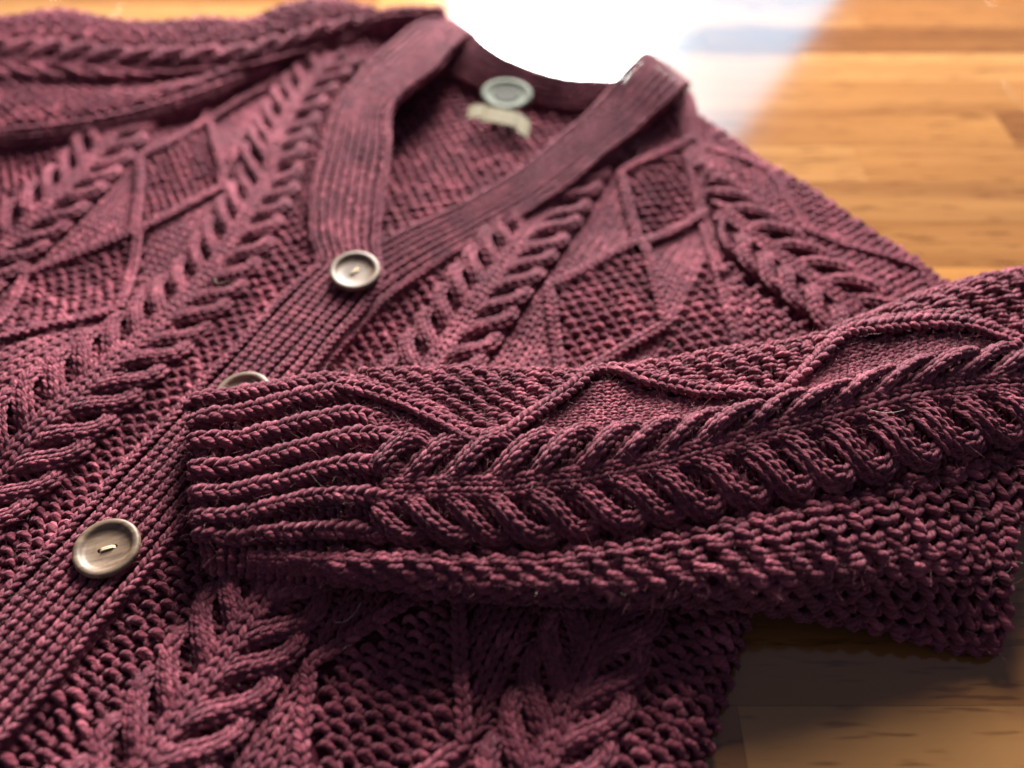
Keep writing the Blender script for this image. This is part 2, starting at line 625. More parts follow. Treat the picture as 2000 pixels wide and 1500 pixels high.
def sheet(name, patch, parent, mask=None, step=.35, top=-.07, thick=.22, label=None, box=None):
    """ground cloth under the stitches: a slab with both faces and a closed rim"""
    b = box or patch.box
    nu, nv = int((b[1] - b[0]) / step) + 2, int((b[3] - b[2]) / step) + 2
    U, V = np.meshgrid(np.linspace(b[0], b[1], nu), np.linspace(b[2], b[3], nv))
    u, v = U.ravel(), V.ravel()
    P, Nn = patch.at(u, v), patch.normal(u, v)
    A = (P + Nn * top) * .01
    Bm = (P + Nn * (top - thick)) * .01
    i, j = np.meshgrid(np.arange(nu - 1), np.arange(nv - 1))
    q = (j * nu + i).ravel()
    F = np.stack([q, q + 1, q + nu + 1, q + nu], -1)
    if mask is not None:
        cu, cv = u[F].mean(1), v[F].mean(1)
        F = F[mask(cu, cv)]
    n = len(A)
    faces = [tuple(f) for f in F] + [tuple(f[::-1] + n) for f in F]
    cnt = {}
    for f in F:
        for k in range(4):
            e = (f[k], f[(k + 1) % 4])
            r = (e[1], e[0])
            if r in cnt:
                del cnt[r]
            else:
                cnt[e] = 1
    faces += [(e[1], e[0], e[0] + n, e[1] + n) for e in cnt]
    used = np.unique(np.concatenate([np.asarray(f) for f in faces]))
    re = -np.ones(2 * n, int); re[used] = np.arange(len(used))
    me = bpy.data.meshes.new(name)
    me.from_pydata(np.concatenate([A, Bm])[used].tolist(), [], [tuple(int(re[x]) for x in f) for f in faces])
    me.polygons.foreach_set('use_smooth', np.ones(len(me.polygons), bool))
    me.uv_layers.new(name='yarn')
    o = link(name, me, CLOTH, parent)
    if label:
        o['label'] = label
    return o


# table ------------------------------------------------------------
table = empty('table', 'glossy golden brown wooden table top of joined staves under the cardigan', 'table')


def box_mesh(name, x0, x1, y0, y1, z0, z1, bev):
    xs = [(x0, x1, y0, y1, z0), (x0, x1, y0, y1, z1 - bev), (x0 + bev, x1 - bev, y0 + bev, y1 - bev, z1)]
    V = []
    for a, b, c, d, z in xs:
        V += [(a, c, z), (b, c, z), (b, d, z), (a, d, z)]
    F = [(3, 2, 1, 0), (8, 9, 10, 11)]
    for k in (0, 4):
        for i in range(4):
            F.append((k + i, k + (i + 1) % 4, k + 4 + (i + 1) % 4, k + 4 + i))
    me = bpy.data.meshes.new(name)
    me.from_pydata(V, [], F)
    return me


STAVE_W = 3.63
y = 36.1 - 3.63 * 12
row = 0
rs = random.Random(3)
while y < 125:
    x = -150 + rs.uniform(0, 30)
    if abs(y - (46.0 - 3.63)) < 1.9:
        x = 30.3 - 4 * 38
    while x < 150:
        ln = rs.uniform(15, 34)
        if -40 < y < 125:
            me = box_mesh('stave', -ln / 200, ln / 200 - .0001, -STAVE_W / 200, STAVE_W / 200 - .0001, -.02, 0, .00003)
            o = link('stave', me, TABLE, table)
            o.location = ((x + ln / 2) * .01, (y + STAVE_W / 2) * .01, 0)
        x += ln
    y += STAVE_W
    row += 1

# cardigan ----------------------------------------------------------
card = empty('cardigan', 'maroon cable knit wool cardigan with wooden buttons laid flat on the wooden table', 'cardigan')

WL = Wave(7, 7, 18, .16, 3)
WS = Wave(9, 3, 6, .07, 5)


def uvw(u, v):
    return np.stack([B1[0] + u * DU[0] + v * DV[0], B1[1] + u * DU[1] + v * DV[1]], -1)


def tri(x):
    x = x - np.floor(x)
    return np.where(x < .5, 2 * x, 2 - 2 * x)


def diamond_pattern(yy, yr, c, half, v0, v1, cross, period, mask, sgn=1, hh=.26):
    """two ridges of one wale crossing at v = cross + k*period; moss inside, stockinette outside"""
    v = np.linspace(v0, v1, 400)

    def rid(vv):
        return .12 + (half - .12) * tri((vv - cross) / period)
    for s_ in (-1, 1):
        for dx in (-.0,):
            column(yr, np.c_[c + s_ * rid(v) + dx, v, 0 * v + hh], .36, .52, .125, 0, mask)
    W = half + .35
    inside = lambda a, b: (np.abs(a - c) < rid(b) - .22) & mask(a, b)
    outside = lambda a, b: (np.abs(a - c) > rid(b) + .20) & (np.abs(a - c) < W) & mask(a, b)
    moss(yy, (c - half, c + half, v0, v1), inside, W=.46, L=.42, R=.105, h0=.02)
    stockinette(yy, (c - W, c + W, v0, v1), outside, W=.50, L=.42, R=.104, h0=-.04)


# --- right front (on the right in the picture)
def rag_r(v):
    return 9.7 + (22.5 - v) * .49


def band_r_out(v):
    return np.interp(v, [-30, -3, -.9, 3.7, 7.0, 11.4, 16.0, 22.5], [1.9, 1.9, 2.3, 3.9, 5.1, 6.3, 7.6, 9.6])


def f_right(u, v):
    z = .92 + WL(u, v) + WS(u, v)
    z = z - .75 * smooth(21.0, 22.3, u)
    z = z + .5 * smooth(12, 22, v) + .25 * smooth(3.2, 1.8, u)
    z = z + .35 * np.exp(-((u - 6.4) / 1.7) ** 2) + .18 * np.exp(-((u - 17.6) / 1.7) ** 2)
    return np.concatenate([uvw(u, v), z[:, None]], 1)


PR = Patch(f_right, (1.0, 22.3, -24, 23))
m_right = lambda u, v: (u > band_r_out(v) - 1.7) & (u < np.where(v > 2, rag_r(v), 22.3)) & (u <= 22.3)
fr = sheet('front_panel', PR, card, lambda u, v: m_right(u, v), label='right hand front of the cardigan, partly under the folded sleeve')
hid = lambda u, v: m_right(u, v)
ya, yc, yr = Yarn(PR, 2), Yarn(PR, 2), Yarn(PR, 2)
moss(ya, (1.6, 4.5, -24, 14), hid, W=.45, L=.40)
cable(yc, lambda v: 6.5 + 0 * v, -24, 15, lambda v, s_: 1.95 + 0 * v, 1.55, mask=hid, R=.110, lift=.27)
purl(ya, (4.3, 8.9, -24, 15), lambda u, v: hid(u, v), h0=-.10)
diamond_pattern(ya, yr, 12.1, 3.0, -24, 18, 8.2, 10.0, hid)
cable(yc, lambda v: 17.6 + 0 * v, -24, 1, lambda v, s_: 1.8 + 0 * v, 1.55, mask=hid, R=.110, lift=.26)
purl(ya, (15.5, 19.7, -24, 1), hid, h0=-.04)
moss(ya, (19.6, 22.3, -24, 2), hid, W=.47, L=.42, R=.115)
moss(ya, (15.4, 20, 0.8, 11), lambda u, v: hid(u, v) & (v > 1), W=.46, L=.42)
moss(ya, (8, 16, 14, 23), lambda u, v: hid(u, v) & (v > 17.6), W=.46, L=.42)
moss(ya, (5.5, 9.0, 15.0, 23), hid, W=.46, L=.42)
# raglan wales
vv = np.linspace(22, 2, 60)
for q in (-.65, -.2, .25):
    column(yr, np.c_[rag_r(vv) + q, vv, 0 * vv + .16], .40, .45, .115)
ya.build('moss_stitches', YARN, fr); yc.build('cable', YARN, fr); yr.build('diamond_ridge', YARN, fr)

# --- left front
def sh_band(v):
    return np.interp(v, [-30, -2.0, 0, 3.4, 8.5, 12.9, 18, 24], [0, 0, .35, 2.6, 5.2, 6.1, 5.6, 5.0])


def sh_cab(v):
    return np.interp(v, [-30, -7, -3, 0, 4, 8, 12, 18, 24], [-.3, -.1, .2, .9, 2.2, 4.3, 5.6, 6.0, 6.0])


def rag_l(v):
    return np.interp(v, [-8, -.3, 2.5, 5.7, 12.6, 22.1], [33, 24.4, 21.1, 18.1, 15.8, 11.6])


def f_left(u, v):      # u counted outwards from the band centre
    k = smooth(2.0, 4.6, u)
    x = u + (1 - k) * sh_band(v) + k * sh_cab(v) * (1 - .15 * smooth(9, 18, u))
    z = .92 + WL(-x - 9, v + 4) + WS(-x, v) + .35 * smooth(4, 16, v) + .3 * smooth(13, 20, u) * smooth(-12, -2, v)
    z = z + .35 * np.exp(-((u - 6.4) / 1.7) ** 2) + .22 * np.exp(-((u - 17.4) / 1.8) ** 2) + .25 * smooth(3.2, 1.8, u)
    z = z + 1.3 * np.exp(-((u - 9.5) / 3.2) ** 2 - ((v + 13) / 4.0) ** 2)
    return np.concatenate([uvw(-x, v), z[:, None]], 1)


def left_x(u, v):
    k = smooth(2.0, 4.6, u)
    return u + (1 - k) * sh_band(v) + k * sh_cab(v) * (1 - .15 * smooth(9, 18, u))


PL = Patch(f_left, (1.2, 27, -24, 24))
m_left = lambda u, v: left_x(u, v) < rag_l(v)
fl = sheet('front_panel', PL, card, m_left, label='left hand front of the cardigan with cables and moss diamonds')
# only what the frame can show is stitched
def in_view(patch, margin=140):
    def k(u, v):
        q = to_px(patch.at(u, v))
        return (q[:, 0] > -margin) & (q[:, 0] < 2000 + margin) & (q[:, 1] > -margin) & (q[:, 1] < 1500 + margin)
    return k


vl = in_view(PL)
ml = lambda u, v: m_left(u, v) & vl(u, v)
ya, yc, yr = Yarn(PL, 2), Yarn(PL, 2), Yarn(PL, 2)
moss(ya, (1.6, 4.2, -24, 14), ml, W=.45, L=.40)
cable(yc, lambda v: 6.2 + 0 * v, -24, 16, lambda v, s_: 1.95 + 0 * v, 1.50, mask=ml, R=.110, lift=.28)
purl(ya, (4.0, 8.6, -24, 16), ml, h0=-.04)
diamond_pattern(ya, yr, 11.6, 3.1, -24, 16, 7.4, 9.8, ml)
cable(yc, lambda v: 17.2 + 0 * v, -16, 10, lambda v, s_: 1.95 + 0 * v, 1.55, mask=ml, R=.110, lift=.28)
purl(ya, (15.1, 19.6, -16, 10), ml, h0=-.04)
moss(ya, (19.4, 25, -16, 6), ml, W=.47, L=.42)
moss(ya, (2, 17, 15.5, 24), ml, W=.47, L=.42)
ya.build('moss_stitches', YARN, fl); yc.build('cable', YARN, fl); yr.build('diamond_ridge', YARN, fl)

# --- back panel seen inside the neck
def f_back(u, v):
    z = .42 + .5 * WL(u + 5, v) + .35 * smooth(14, 22, v)
    return np.concatenate([uvw(u, v), z[:, None]], 1)


PB = Patch(f_back, (-13, 22.3, -24, 25))
bk = sheet('back_panel', PB, card, lambda u, v: (u < np.where(v > 0, rag_r(v), 22.0)) & (u > np.where(v > 0, -sh_band(v) - 3, -20)) & (v < 21.0), step=.5, top=-.05, thick=.16,
           label='inside of the cardigan back seen through the open neck')
yb = Yarn(PB, 1)
mb = lambda u, v: (u > -sh_band(v) - 2.2) & (u < band_r_out(v)) & (v > 1) & (v < 20.6)
moss(yb, (-9, 9, 1, 22.6), mb, W=.50, L=.46, R=.125, h0=.05)
yb.build('moss_stitches', YARN, bk)

# --- bands
def strip(rows, flip=False):
    """rows: (left px, left z, right px, right z) along the band -> patch with u across (0..4.2) and v along"""
    Lp = np.array([at(*a, za) if len(a) == 2 else np.array(a, float) for a, za, b, zb in rows])
    Rp = np.array([at(*b, zb) if len(b) == 2 else np.array(b, float) for a, za, b, zb in rows])
    mid = (Lp + Rp) / 2
    kv = np.r_[0, np.cumsum(np.linalg.norm(np.diff(mid, axis=0), axis=1))]
    ku = np.array([-.25, 0, .7, 2.1, 3.5, 4.2, 4.45])
    P = []
    for l, r in zip(Lp, Rp):
        e = (r - l)
        rowp = []
        for k in ku:
            t = np.clip(k / 4.2, 0, 1)
            p = l + e * t
            p = p + np.array([0, 0, .16 * math.sin(math.pi * t) ** .6 - .32 * (k < 0) - .32 * (k > 4.2)])
            rowp.append(p)
        P.append(rowp)
    return Patch.grid(ku, kv, P)


def uvp(u, v, z):
    q = uvw(np.array(u, float), np.array(v, float))
    return (q[0], q[1], z)


def rib_band(name, patch, lod, ncol, label, W=None, L=.34, R=.105, h0=.06, step=.35, depth=1.0, mask=None, jit=.06):
    b = sheet(name, patch, card, mask, step=step, top=-.24, thick=.14, label=label)
    yy = Yarn(patch, lod)
    n = ncol
    W = W or 4.2 / n * .60
    for i in range(n):
        uu = (i + .5) * 4.2 / n
        v = np.linspace(patch.box[2] + .1, patch.box[3] - .1, 300)
        column(yy, np.c_[0 * v + uu + .03 * np.sin(v * 1.3 + i), v, 0 * v], L, W * 1.0, R * .94, h0 + .06, mask, jit=jit)
    for uu in (.02, 4.18):
        v = np.linspace(patch.box[2] + .1, patch.box[3] - .1, 300)
        column(yy, np.c_[0 * v + uu, v, 0 * v - .05], L, W, R, 0, mask, jit=jit)
    yy.build('rib_stitches', YARN, b)
    return b


rows = [(uvp(-2, v, 1.28), 0, uvp(2, v, 1.28), 0) for v in (-27, -23, -19, -15, -11, -7, -4, -2.2)]
rows += [((622, 520), 1.35, (742, 556), 1.4), ((610, 462), 1.45, (738, 482), 1.6), ((608, 405), 1.6, (742, 432), 1.8), ((618, 345), 1.8, (752, 362), 2.1),
         ((636, 285), 2.0, (760, 292), 2.5), ((662, 212), 2.3, (764, 218), 2.9), ((712, 142), 2.6, (800, 178), 3.0), ((770, 88), 2.7, (852, 136), 2.9),
         ((832, 48), 2.7, (890, 92), 2.7), ((880, 44), 2.5, (920, 68), 2.5)]
PBL = strip(rows)
rib_band('button_band', PBL, 2, 8, 'ribbed band with the three wooden buttons, running up the left side of the neck')
rows = [((470, 790), .95, (575, 800), .95), ((590, 650), .98, (668, 690), .98), ((668, 520), 1.0, (752, 600), 1.0), ((770, 466), 1.2, (846, 528), 1.2), ((895, 408), 1.3, (962, 462), 1.25), ((1000, 348), 1.6, (1078, 390), 1.45),
        ((1100, 268), 2.0, (1185, 304), 1.8), ((1180, 192), 2.6, (1268, 236), 2.2), ((1222, 140), 3.2, (1312, 196), 2.6), ((1243, 118), 3.4, (1326, 180), 2.6), ((1262, 112), 2.6, (1336, 172), 1.9), ((1275, 118), 1.2, (1345, 172), .8)]
PBR = strip(rows)
rib_band('button_band', PBR, 2, 7, 'ribbed band crossing up the right side of the neck', L=.33, R=.080)
rows = [((835, 150), 1.3, (872, 60), 2.1), ((868, 142), 1.3, (912, 62), 2.5), ((900, 158), 1.15, (940, 88), 2.45), ((950, 180), 1.05, (990, 120), 2.3), ((1020, 200), 1.0, (1055, 148), 2.1),
        ((1100, 216), 1.0, (1130, 162), 2.0), ((1190, 226), 1.0, (1215, 166), 2.0), ((1250, 226), 1.0, (1270, 170), 1.8)]
PNB = strip(rows)
rib_band('neck_band', PNB, 1, 6, 'ribbed band round the back of the neck', L=.33, R=.085)

# --- sleeves lying away from the neck
EA = np.array([.872, -.489])
EB = np.array([-.489, -.872])


def f_rs(a, b):
    u = 9.7 + a * EA[0] + b * EB[0]
    v = 22.5 + a * EA[1] + b * EB[1]
    z = 1.0 + .6 * WL(u + 3, v) + WS(u, v) - .9 * smooth(.9, -.35, b) + .3 * smooth(1, 5, b) + .25 * np.exp(-((b - 6.4) / 1.7) ** 2)
    return np.concatenate([uvw(u, v), z[:, None]], 1)


PRS = Patch(f_rs, (-.5, 33, -.35, 15))
m_rs = lambda a, b: (b < a * .69 + .1) & (PRS.at(a, b)[:, 1] > 16.0)
rsl = sheet('sleeve', PRS, card, m_rs, label='upper part of the right hand sleeve beside the bare table')
vr = in_view(PRS, 60)
mrs = lambda a, b: m_rs(a, b) & vr(a, b)
ya, yc, yr = Yarn(PRS, 1), Yarn(PRS, 1), Yarn(PRS, 1)
sw = lambda k: (lambda b, a: k(a, b))
moss_along(ya, (0, 31, -.3, 4.4), lambda a, b: mrs(a, b), W=.46, L=.46, R=.115)
aa = np.linspace(0, 31, 300)
column(yr, np.c_[aa, 1.2 + 2.6 * tri((aa - 8.5) / 10), 0 * aa + .24], .36, .5, .125, 0, mrs)
ycx = Yarn(PRS, 1)
cable(ycx, lambda v: 6.6 + 0 * v, 6, 31, lambda v, s_: 2.0 + 0 * v, 1.6, mask=sw(mrs), R=.12, lift=.36)
swap(ycx)
purl(ya, (0, 31, 4.4, 8.8), mrs, h0=-.1, along_u=True)
moss_along(ya, (0, 31, 8.8, 15), mrs, W=.46, L=.46, R=.115)
ya.build('moss_stitches', YARN, rsl); ycx.build('cable', YARN, rsl); yr.build('diamond_ridge', YARN, rsl)

xs = [-160, 0, 130, 230, 320, 400, 480, 560, 650, 760, 870]
r0 = [305, 290, 275, 256, 230, 200, 164, 128, 92, 52, 46]
r1 = [160, 150, 156, 160, 158, 150, 138, 112, 80, 46, 44]
r2 = [100, 92, 98, 108, 114, 112, 104, 82, 56, 38, 42]
r3 = [45, 40, 26, 46, 48, 40, 44, 14, 4, 32, 40]
zz = [[1.3] * 9 + [2.0, 2.4], [1.9] * 9 + [1.95, 2.3], [2.5] * 9 + [2.0, 2.2], [2.7] * 7 + [3.2, 3.0, 2.2, 2.1]]
Pg = [[at(x, r[i], z[i]) for i, x in enumerate(xs)] for r, z in zip((r0, r1, r2, r3), zz)]
Pg.append([p + np.array([0, 1.2, -1.2]) for p in Pg[3]])
Pg.append([p + np.array([0, .8, -2.2]) for p in Pg[3]])
kx = np.r_[0, np.cumsum([np.linalg.norm(Pg[1][i + 1] - Pg[1][i]) for i in range(len(xs) - 1)])]
Pg = [[p + np.array([.1, -.3, -.75]) for p in Pg[0]]] + Pg
PLS = Patch.grid(kx, [-.8, 0, 6.5, 9.5, 12.5, 14.2, 15.4], Pg)
lsl = sheet('sleeve', PLS, card, label='left hand sleeve at the far edge of the cardigan')
ya, yr = Yarn(PLS, 1), Yarn(PLS, 1)
ycx = Yarn(PLS, 1)
moss(ya, (0, kx[-1], .9, 6.2), None, W=.46, L=.5, R=.12)
moss_along(ya, (0, kx[-1], 9.8, 14.5), None, W=.5, L=.5, R=.125)
cable(ycx, lambda v: 7.9 + 0 * v, 0, kx[-1], lambda v, s_: 1.8 + 0 * v, 1.9, R=.13, lift=.42)
swap(ycx)
a = np.linspace(0, kx[-1], 300)
for q, h_ in ((.25, .42), (.75, .34), (-.25, .34)):
    column(yr, np.c_[a, 0 * a + q, 0 * a + h_], .42, .5, .13)
ya.build('moss_stitches', YARN, lsl); ycx.build('cable', YARN, lsl); yr.build('seam_ridge', YARN, lsl)

# --- the sleeve folded across the front
X = np.array([385, 480, 600, 740, 880, 1020, 1200, 1400, 1600, 1800, 1960, 2110], float)
rowsS = {
    'B': ([784, 772, 750, 730, 727, 732, 728, 693, 664, 584, 540, 520], [2.6, 2.75, 2.95, 3.2, 3.4, 3.6, 3.7, 3.9, 4.0, 3.95, 3.8, 3.6]),
    'C': ([842, 836, 826, 806, 800, 800, 795, 775, 738, 672, 632, 612], [2.8, 3.0, 3.3, 3.6, 3.8, 4.0, 4.1, 4.2, 4.3, 4.25, 4.0, 3.7]),
    'D': ([985, 980, 972, 960, 955, 948, 922, 872, 818, 768, 750, 740], [2.6, 2.8, 3.1, 3.5, 3.8, 3.9, 4.0, 4.15, 4.2, 4.1, 3.8, 3.4]),
    'E': ([1045, 1046, 1046, 1048, 1050, 1052, 1026, 990, 947, 897, 852, 832], [2.3, 2.45, 2.65, 2.85, 3.05, 3.15, 3.2, 3.3, 3.4, 3.4, 3.1, 2.8]),
    'F': ([1066, 1068, 1072, 1078, 1082, 1080, 1056, 1020, 980, 932, 886, 866], [2.05, 2.15, 2.3, 2.45, 2.55, 2.6, 2.65, 2.7, 2.75, 2.7, 2.4, 2.1]),
    'G': ([1080, 1084, 1088, 1092, 1096, 1096, 1076, 1038, 1000, 952, 915, 895], [2.05, 2.25, 2.55, 3.0, 3.2, 3.3, 3.35, 3.4, 3.35, 3.0, 2.6, 2.2]),
    'G2': ([1095, 1100, 1106, 1112, 1120, 1126, 1120, 1098, 1080, 1052, 1030, 1010], [1.9, 2.1, 2.4, 2.85, 3.1, 3.2, 3.25, 3.3, 3.2, 2.8, 2.3, 1.9]),
    'H1': ([1108, 1114, 1120, 1127, 1142, 1150, 1152, 1146, 1138, 1135, 1135, 1135], [1.65, 1.8, 2.05, 2.45, 2.8, 2.95, 3.0, 2.9, 2.6, 2.1, 1.7, 1.4]),
    'H': ([1117, 1122, 1128, 1135, 1155, 1164, 1172, 1172, 1200, 1234, 1258, 1258], [1.35, 1.4, 1.5, 1.65, 1.8, 1.85, 1.8, 1.6, 1.2, 0.7, 0.35, 0.4]),
}
tail = {'B': 0, 'C': 0, 'D': 0, 'E': 0, 'F': (1800, 1950, 2060), 'G': (1792, 1935, 2016), 'G2': (1785, 1915, 1984), 'H1': (1775, 1890, 1962), 'H': (1765, 1872, 1948)}
head = {'B': 385, 'C': 388, 'D': 391, 'E': 396, 'F': 400, 'G': 404, 'G2': 408, 'H1': 412, 'H': 417}
Pg = []
for k, (yy_, z_) in rowsS.items():
    x = X.copy()
    x[0] = head[k]
    if tail[k]:
        x[-3:] = tail[k]
    p = [at(x[i], yy_[i], z_[i]) for i in range(12)]
    p = [p[0] + np.array([.45, 0, -.75])] + p
    if tail[k]:
        p.append(p[-1] + np.array([-.15, .25, -1.1 if k != 'H' else -.25]))
    else:
        p.append(p[-1] + np.array([1.2, .3, -.4]))
    Pg.append(p)
back1 = [q + np.array([0, .62, -.95]) for q in Pg[0]]
back2 = [q + np.array([0, .55, -2.1]) for q in Pg[0]]
under = [q + np.array([0, .8, -min(.6, max(.1, q[2] - 1.0))]) for q in Pg[-1]]
Pg = [back2, back1] + Pg + [under]
S_ = list((X - 385) / 51.0)
KS = [-.85] + S_ + [S_[-1] + 1.1]
KT = [-1.8, -.95, 0, 2.1, 5.5, 7.4, 8.1, 8.8, 9.6, 10.6, 11.5, 12.4]
PS_base = Patch.grid(KS, KT, Pg)
WSL = Wave(8, 2.2, 5, .05, 11)


def f_sl(u, v):
    P = PS_base.f(u, v)
    P = P.copy()
    P[:, 2] += WSL(u, v) * smooth(-.5, 1, u)
    return P


PS = Patch(f_sl, PS_base.box)
fs = sheet('sleeve', PS, card, step=.3, top=-.08, thick=.2, label='folded sleeve laid across the front, its ribbed cuff over the button band')
vs = in_view(PS, 120)
inv = lambda pts: PS.inverse(pts, vrange=(-.3, 11.5))


def spath(pts, n=120):
    q = inv(pts)
    t = np.r_[0, np.cumsum(np.hypot(*np.diff(q, axis=0).T))]
    keep = np.r_[True, np.diff(t) > 1e-6]
    q, t = q[keep], t[keep]
    tt = np.linspace(0, t[-1], n)
    return hermite_basis(t, tt) @ q


LOD_S = 3
# cuff ribs
ribs = [
    [(388, 786), (450, 779), (520, 768), (600, 754), (680, 742)],
    [(398, 822), (450, 812), (520, 800), (600, 780), (690, 766)],
    [(400, 872), (450, 864), (520, 850), (600, 832), (700, 814), (742, 824)],
    [(402, 926), (450, 916), (520, 900), (600, 878), (690, 858), (768, 862), (812, 884)],
    [(402, 974), (450, 966), (520, 950), (600, 930), (690, 912), (748, 916), (800, 932)],
    [(405, 1018), (450, 1010), (520, 995), (600, 978), (700, 970), (760, 976), (808, 990)],
    [(410, 1050), (450, 1046), (520, 1040), (600, 1036), (690, 1034), (756, 1042), (815, 1050)],
]
for k, r in enumerate(ribs):
    yr = Yarn(PS, LOD_S)
    p = spath(r)
    p = np.r_[[p[0] - np.array([.55, 0])], p]
    h = .16 + .06 * np.sin(np.linspace(0, 3, len(p))) - .16 * smooth(.86, 1, np.linspace(0, 1, len(p)))
    column(yr, np.c_[p, h], .38, .70, .132, 0, jit=.10, lift=1.15, legb=RIB_B)
    column(yr, np.c_[p + np.array([.2, .02]), h - .17], .40, .80, .12, 0, jit=.09, lift=1.0, legb=RIB_B)
    yr.build('rib', YARN, fs, stuff=False)
yg = Yarn(PS, LOD_S)
zig_px = [(660, 762), (700, 766), (735, 775), (800, 800), (870, 838), (937, 866), (985, 858), (1035, 822), (1080, 792), (1120, 762), (1160, 738), (1200, 733), (1250, 748), (1340, 768),
          (1430, 778), (1510, 778), (1556, 748), (1600, 704), (1645, 662), (1710, 648), (1785, 640), (1850, 640), (1925, 655), (1990, 680)]
zig = spath(zig_px, 300)
yz = Yarn(PS, LOD_S)
column(yz, np.c_[zig, 0 * zig[:, 0] + .27], .36, .52, .135, 0, jit=.06)
column(yz, np.c_[zig + np.array([.05, -.26]), 0 * zig[:, 0] + .10], .38, .46, .12, 0, jit=.06)
top_edge = np.c_[np.linspace(5.5, 33, 200), np.full(200, -.05)]
yz.build('zigzag_ridge', YARN, fs, stuff=False)


def zig_t(s):
    return np.interp(s, zig[:, 0], zig[:, 1])


s_cuff = 6.1
cab_c_px = [(745, 958), (800, 958), (880, 955), (1000, 950), (1100, 938), (1200, 922), (1300, 898), (1400, 872), (1500, 845), (1600, 818), (1700, 792), (1800, 768), (1900, 756), (1990, 750)]
cab_c = inv(cab_c_px)
cc = lambda s: np.interp(s, cab_c[:, 0], cab_c[:, 1])
topc = lambda s: cc(s) - 2.1
bot_m = lambda s, t: (t > zig_t(s) + .28) & (t < topc(s) + .35) & (s > s_cuff + .4)
# moss in the half diamonds and along the top fold
in_m = lambda s, t: (t < zig_t(s) - .25) & (s > s_cuff) & vs(s, t)
moss_long(yg, (s_cuff, 33, -1.2, 5), in_m, pu=.98, pv=.40, ln=.56, R=.112, h0=.03)
stockinette(yg, (s_cuff - .5, 33, .8, 5.5), lambda s, t: bot_m(s, t) & vs(s, t), W=.36, L=.30, R=.088, h0=-.02, along_u=True)
purl(yg, (s_cuff, 33, 2.5, 8.3), lambda s, t: (np.abs(t - cc(s)) < 2.3) & (t > zig_t(s)) & vs(s, t), W=.45, L=.3, R=.11, h0=-.16, along_u=True)
purl(yg, (s_cuff, 33, 7.2, 8.3), vs, W=.45, L=.3, R=.11, h0=-.06, along_u=True)
# purl furrows of the cuff
purl(yg, (-.6, s_cuff + 1.0, -1.0, 8.0), lambda s, t: (s < s_cuff) | (t < zig_t(s)), W=.45, L=.34, R=.11, h0=-.12, along_u=True)
purl(yg, (-.6, s_cuff, 7.8, 12.3), None, W=.46, L=.36, R=.12, h0=.0, along_u=True)
stockinette(yg, (2.0, 7.5, 8.6, 10.2), None, W=.45, L=.4, R=.11, h0=.02, along_u=True)
# cast-off edge of the cuff
te = np.arange(-1.2, 12.3, .36)
bumps(yg, np.full(len(te), -.22), te, np.pi / 2, .42, .135, .05, jit=.14)
bumps(yg, np.full(len(te), -.46), te + .18, np.pi / 2 + .3, .42, .125, .03, jit=.14)
# big seed stitch of the underarm side
moss_long(yg, (5.2, 19.5, 8.2, 12.3), vs)
moss_long(yg, (19.5, 33.4, 8.2, 12.3), vs, pu=1.06, pv=.36, ln=.68, R=.148)
yg.build('moss_stitches', YARN, fs)
ycb = Yarn(PS, LOD_S)
cable(ycb, cc, s_cuff + 1.05, 33, lambda s, side: np.where(side < 0, 1.95, 1.95) + 0 * s, 1.60, R=.112, lift=.32, L=.42)
swap(ycb)
ycb.build('cable', YARN, fs, stuff=False)

# --- fuzz: loose fibres standing off the wool
def fuzz(patch, n, box, mask, lmin, lmax, r, name='fuzz'):
    u = rng.uniform(box[0], box[1], n); v = rng.uniform(box[2], box[3], n)
    k = mask(u, v) if mask is not None else np.ones(n, bool)
    u, v = u[k], v[k]
    n = len(u)
    P, Nn = patch.at(u, v), patch.normal(u, v)
    d = rng.normal(0, 1, (n, 3)); d += Nn * 1.0
    d /= np.linalg.norm(d, axis=1, keepdims=True)
    b = rng.normal(0, 1, (n, 3))
    ln = rng.uniform(lmin, lmax, n) ** 1.0
    t = np.linspace(0, 1, 4)[None, :, None]
    pos = P[:, None] + Nn[:, None] * rng.uniform(.02, .30, (n, 1, 1)) + d[:, None] * t * ln[:, None, None] + b[:, None] * (t ** 2) * ln[:, None, None] * .9
    lift = np.maximum(0, .05 - ((pos - P[:, None]) * Nn[:, None]).sum(2))
    pos = pos + Nn[:, None] * lift[..., None]
    rad = r * np.ones((n, 4)) * rng.uniform(.6, 1.3, (n, 1)) * np.array([1, 1, .85, .45])
    me = tube_mesh(name, pos, np.broadcast_to(Nn[:, None], pos.shape), rad, 3, plies=False)
    me.materials.append(FUZZ)
    o = bpy.data.objects.new(name, me)
    COL.objects.link(o)
    o['kind'] = 'stuff'
    return o


for p_, n_, bx, mk, par in ((PS, 18000, (-.3, 33, -1.2, 11.5), lambda u, v: vs(u, v) & ~((v > 7.6) & (u < 9) & (rng.uniform(0, 1, len(u)) < .8)), fs), (PR, 5000, (2, 22, -22, 8), in_view(PR, 0), fr), (PL, 5000, (2, 16, -22, 6), vl, fl), (PBL, 1500, (0, 4.2, 0, 22), None, None)):
    o = fuzz(p_, n_, bx, mk, .06, .34, .0028)
    o.parent = par if par is not None else card

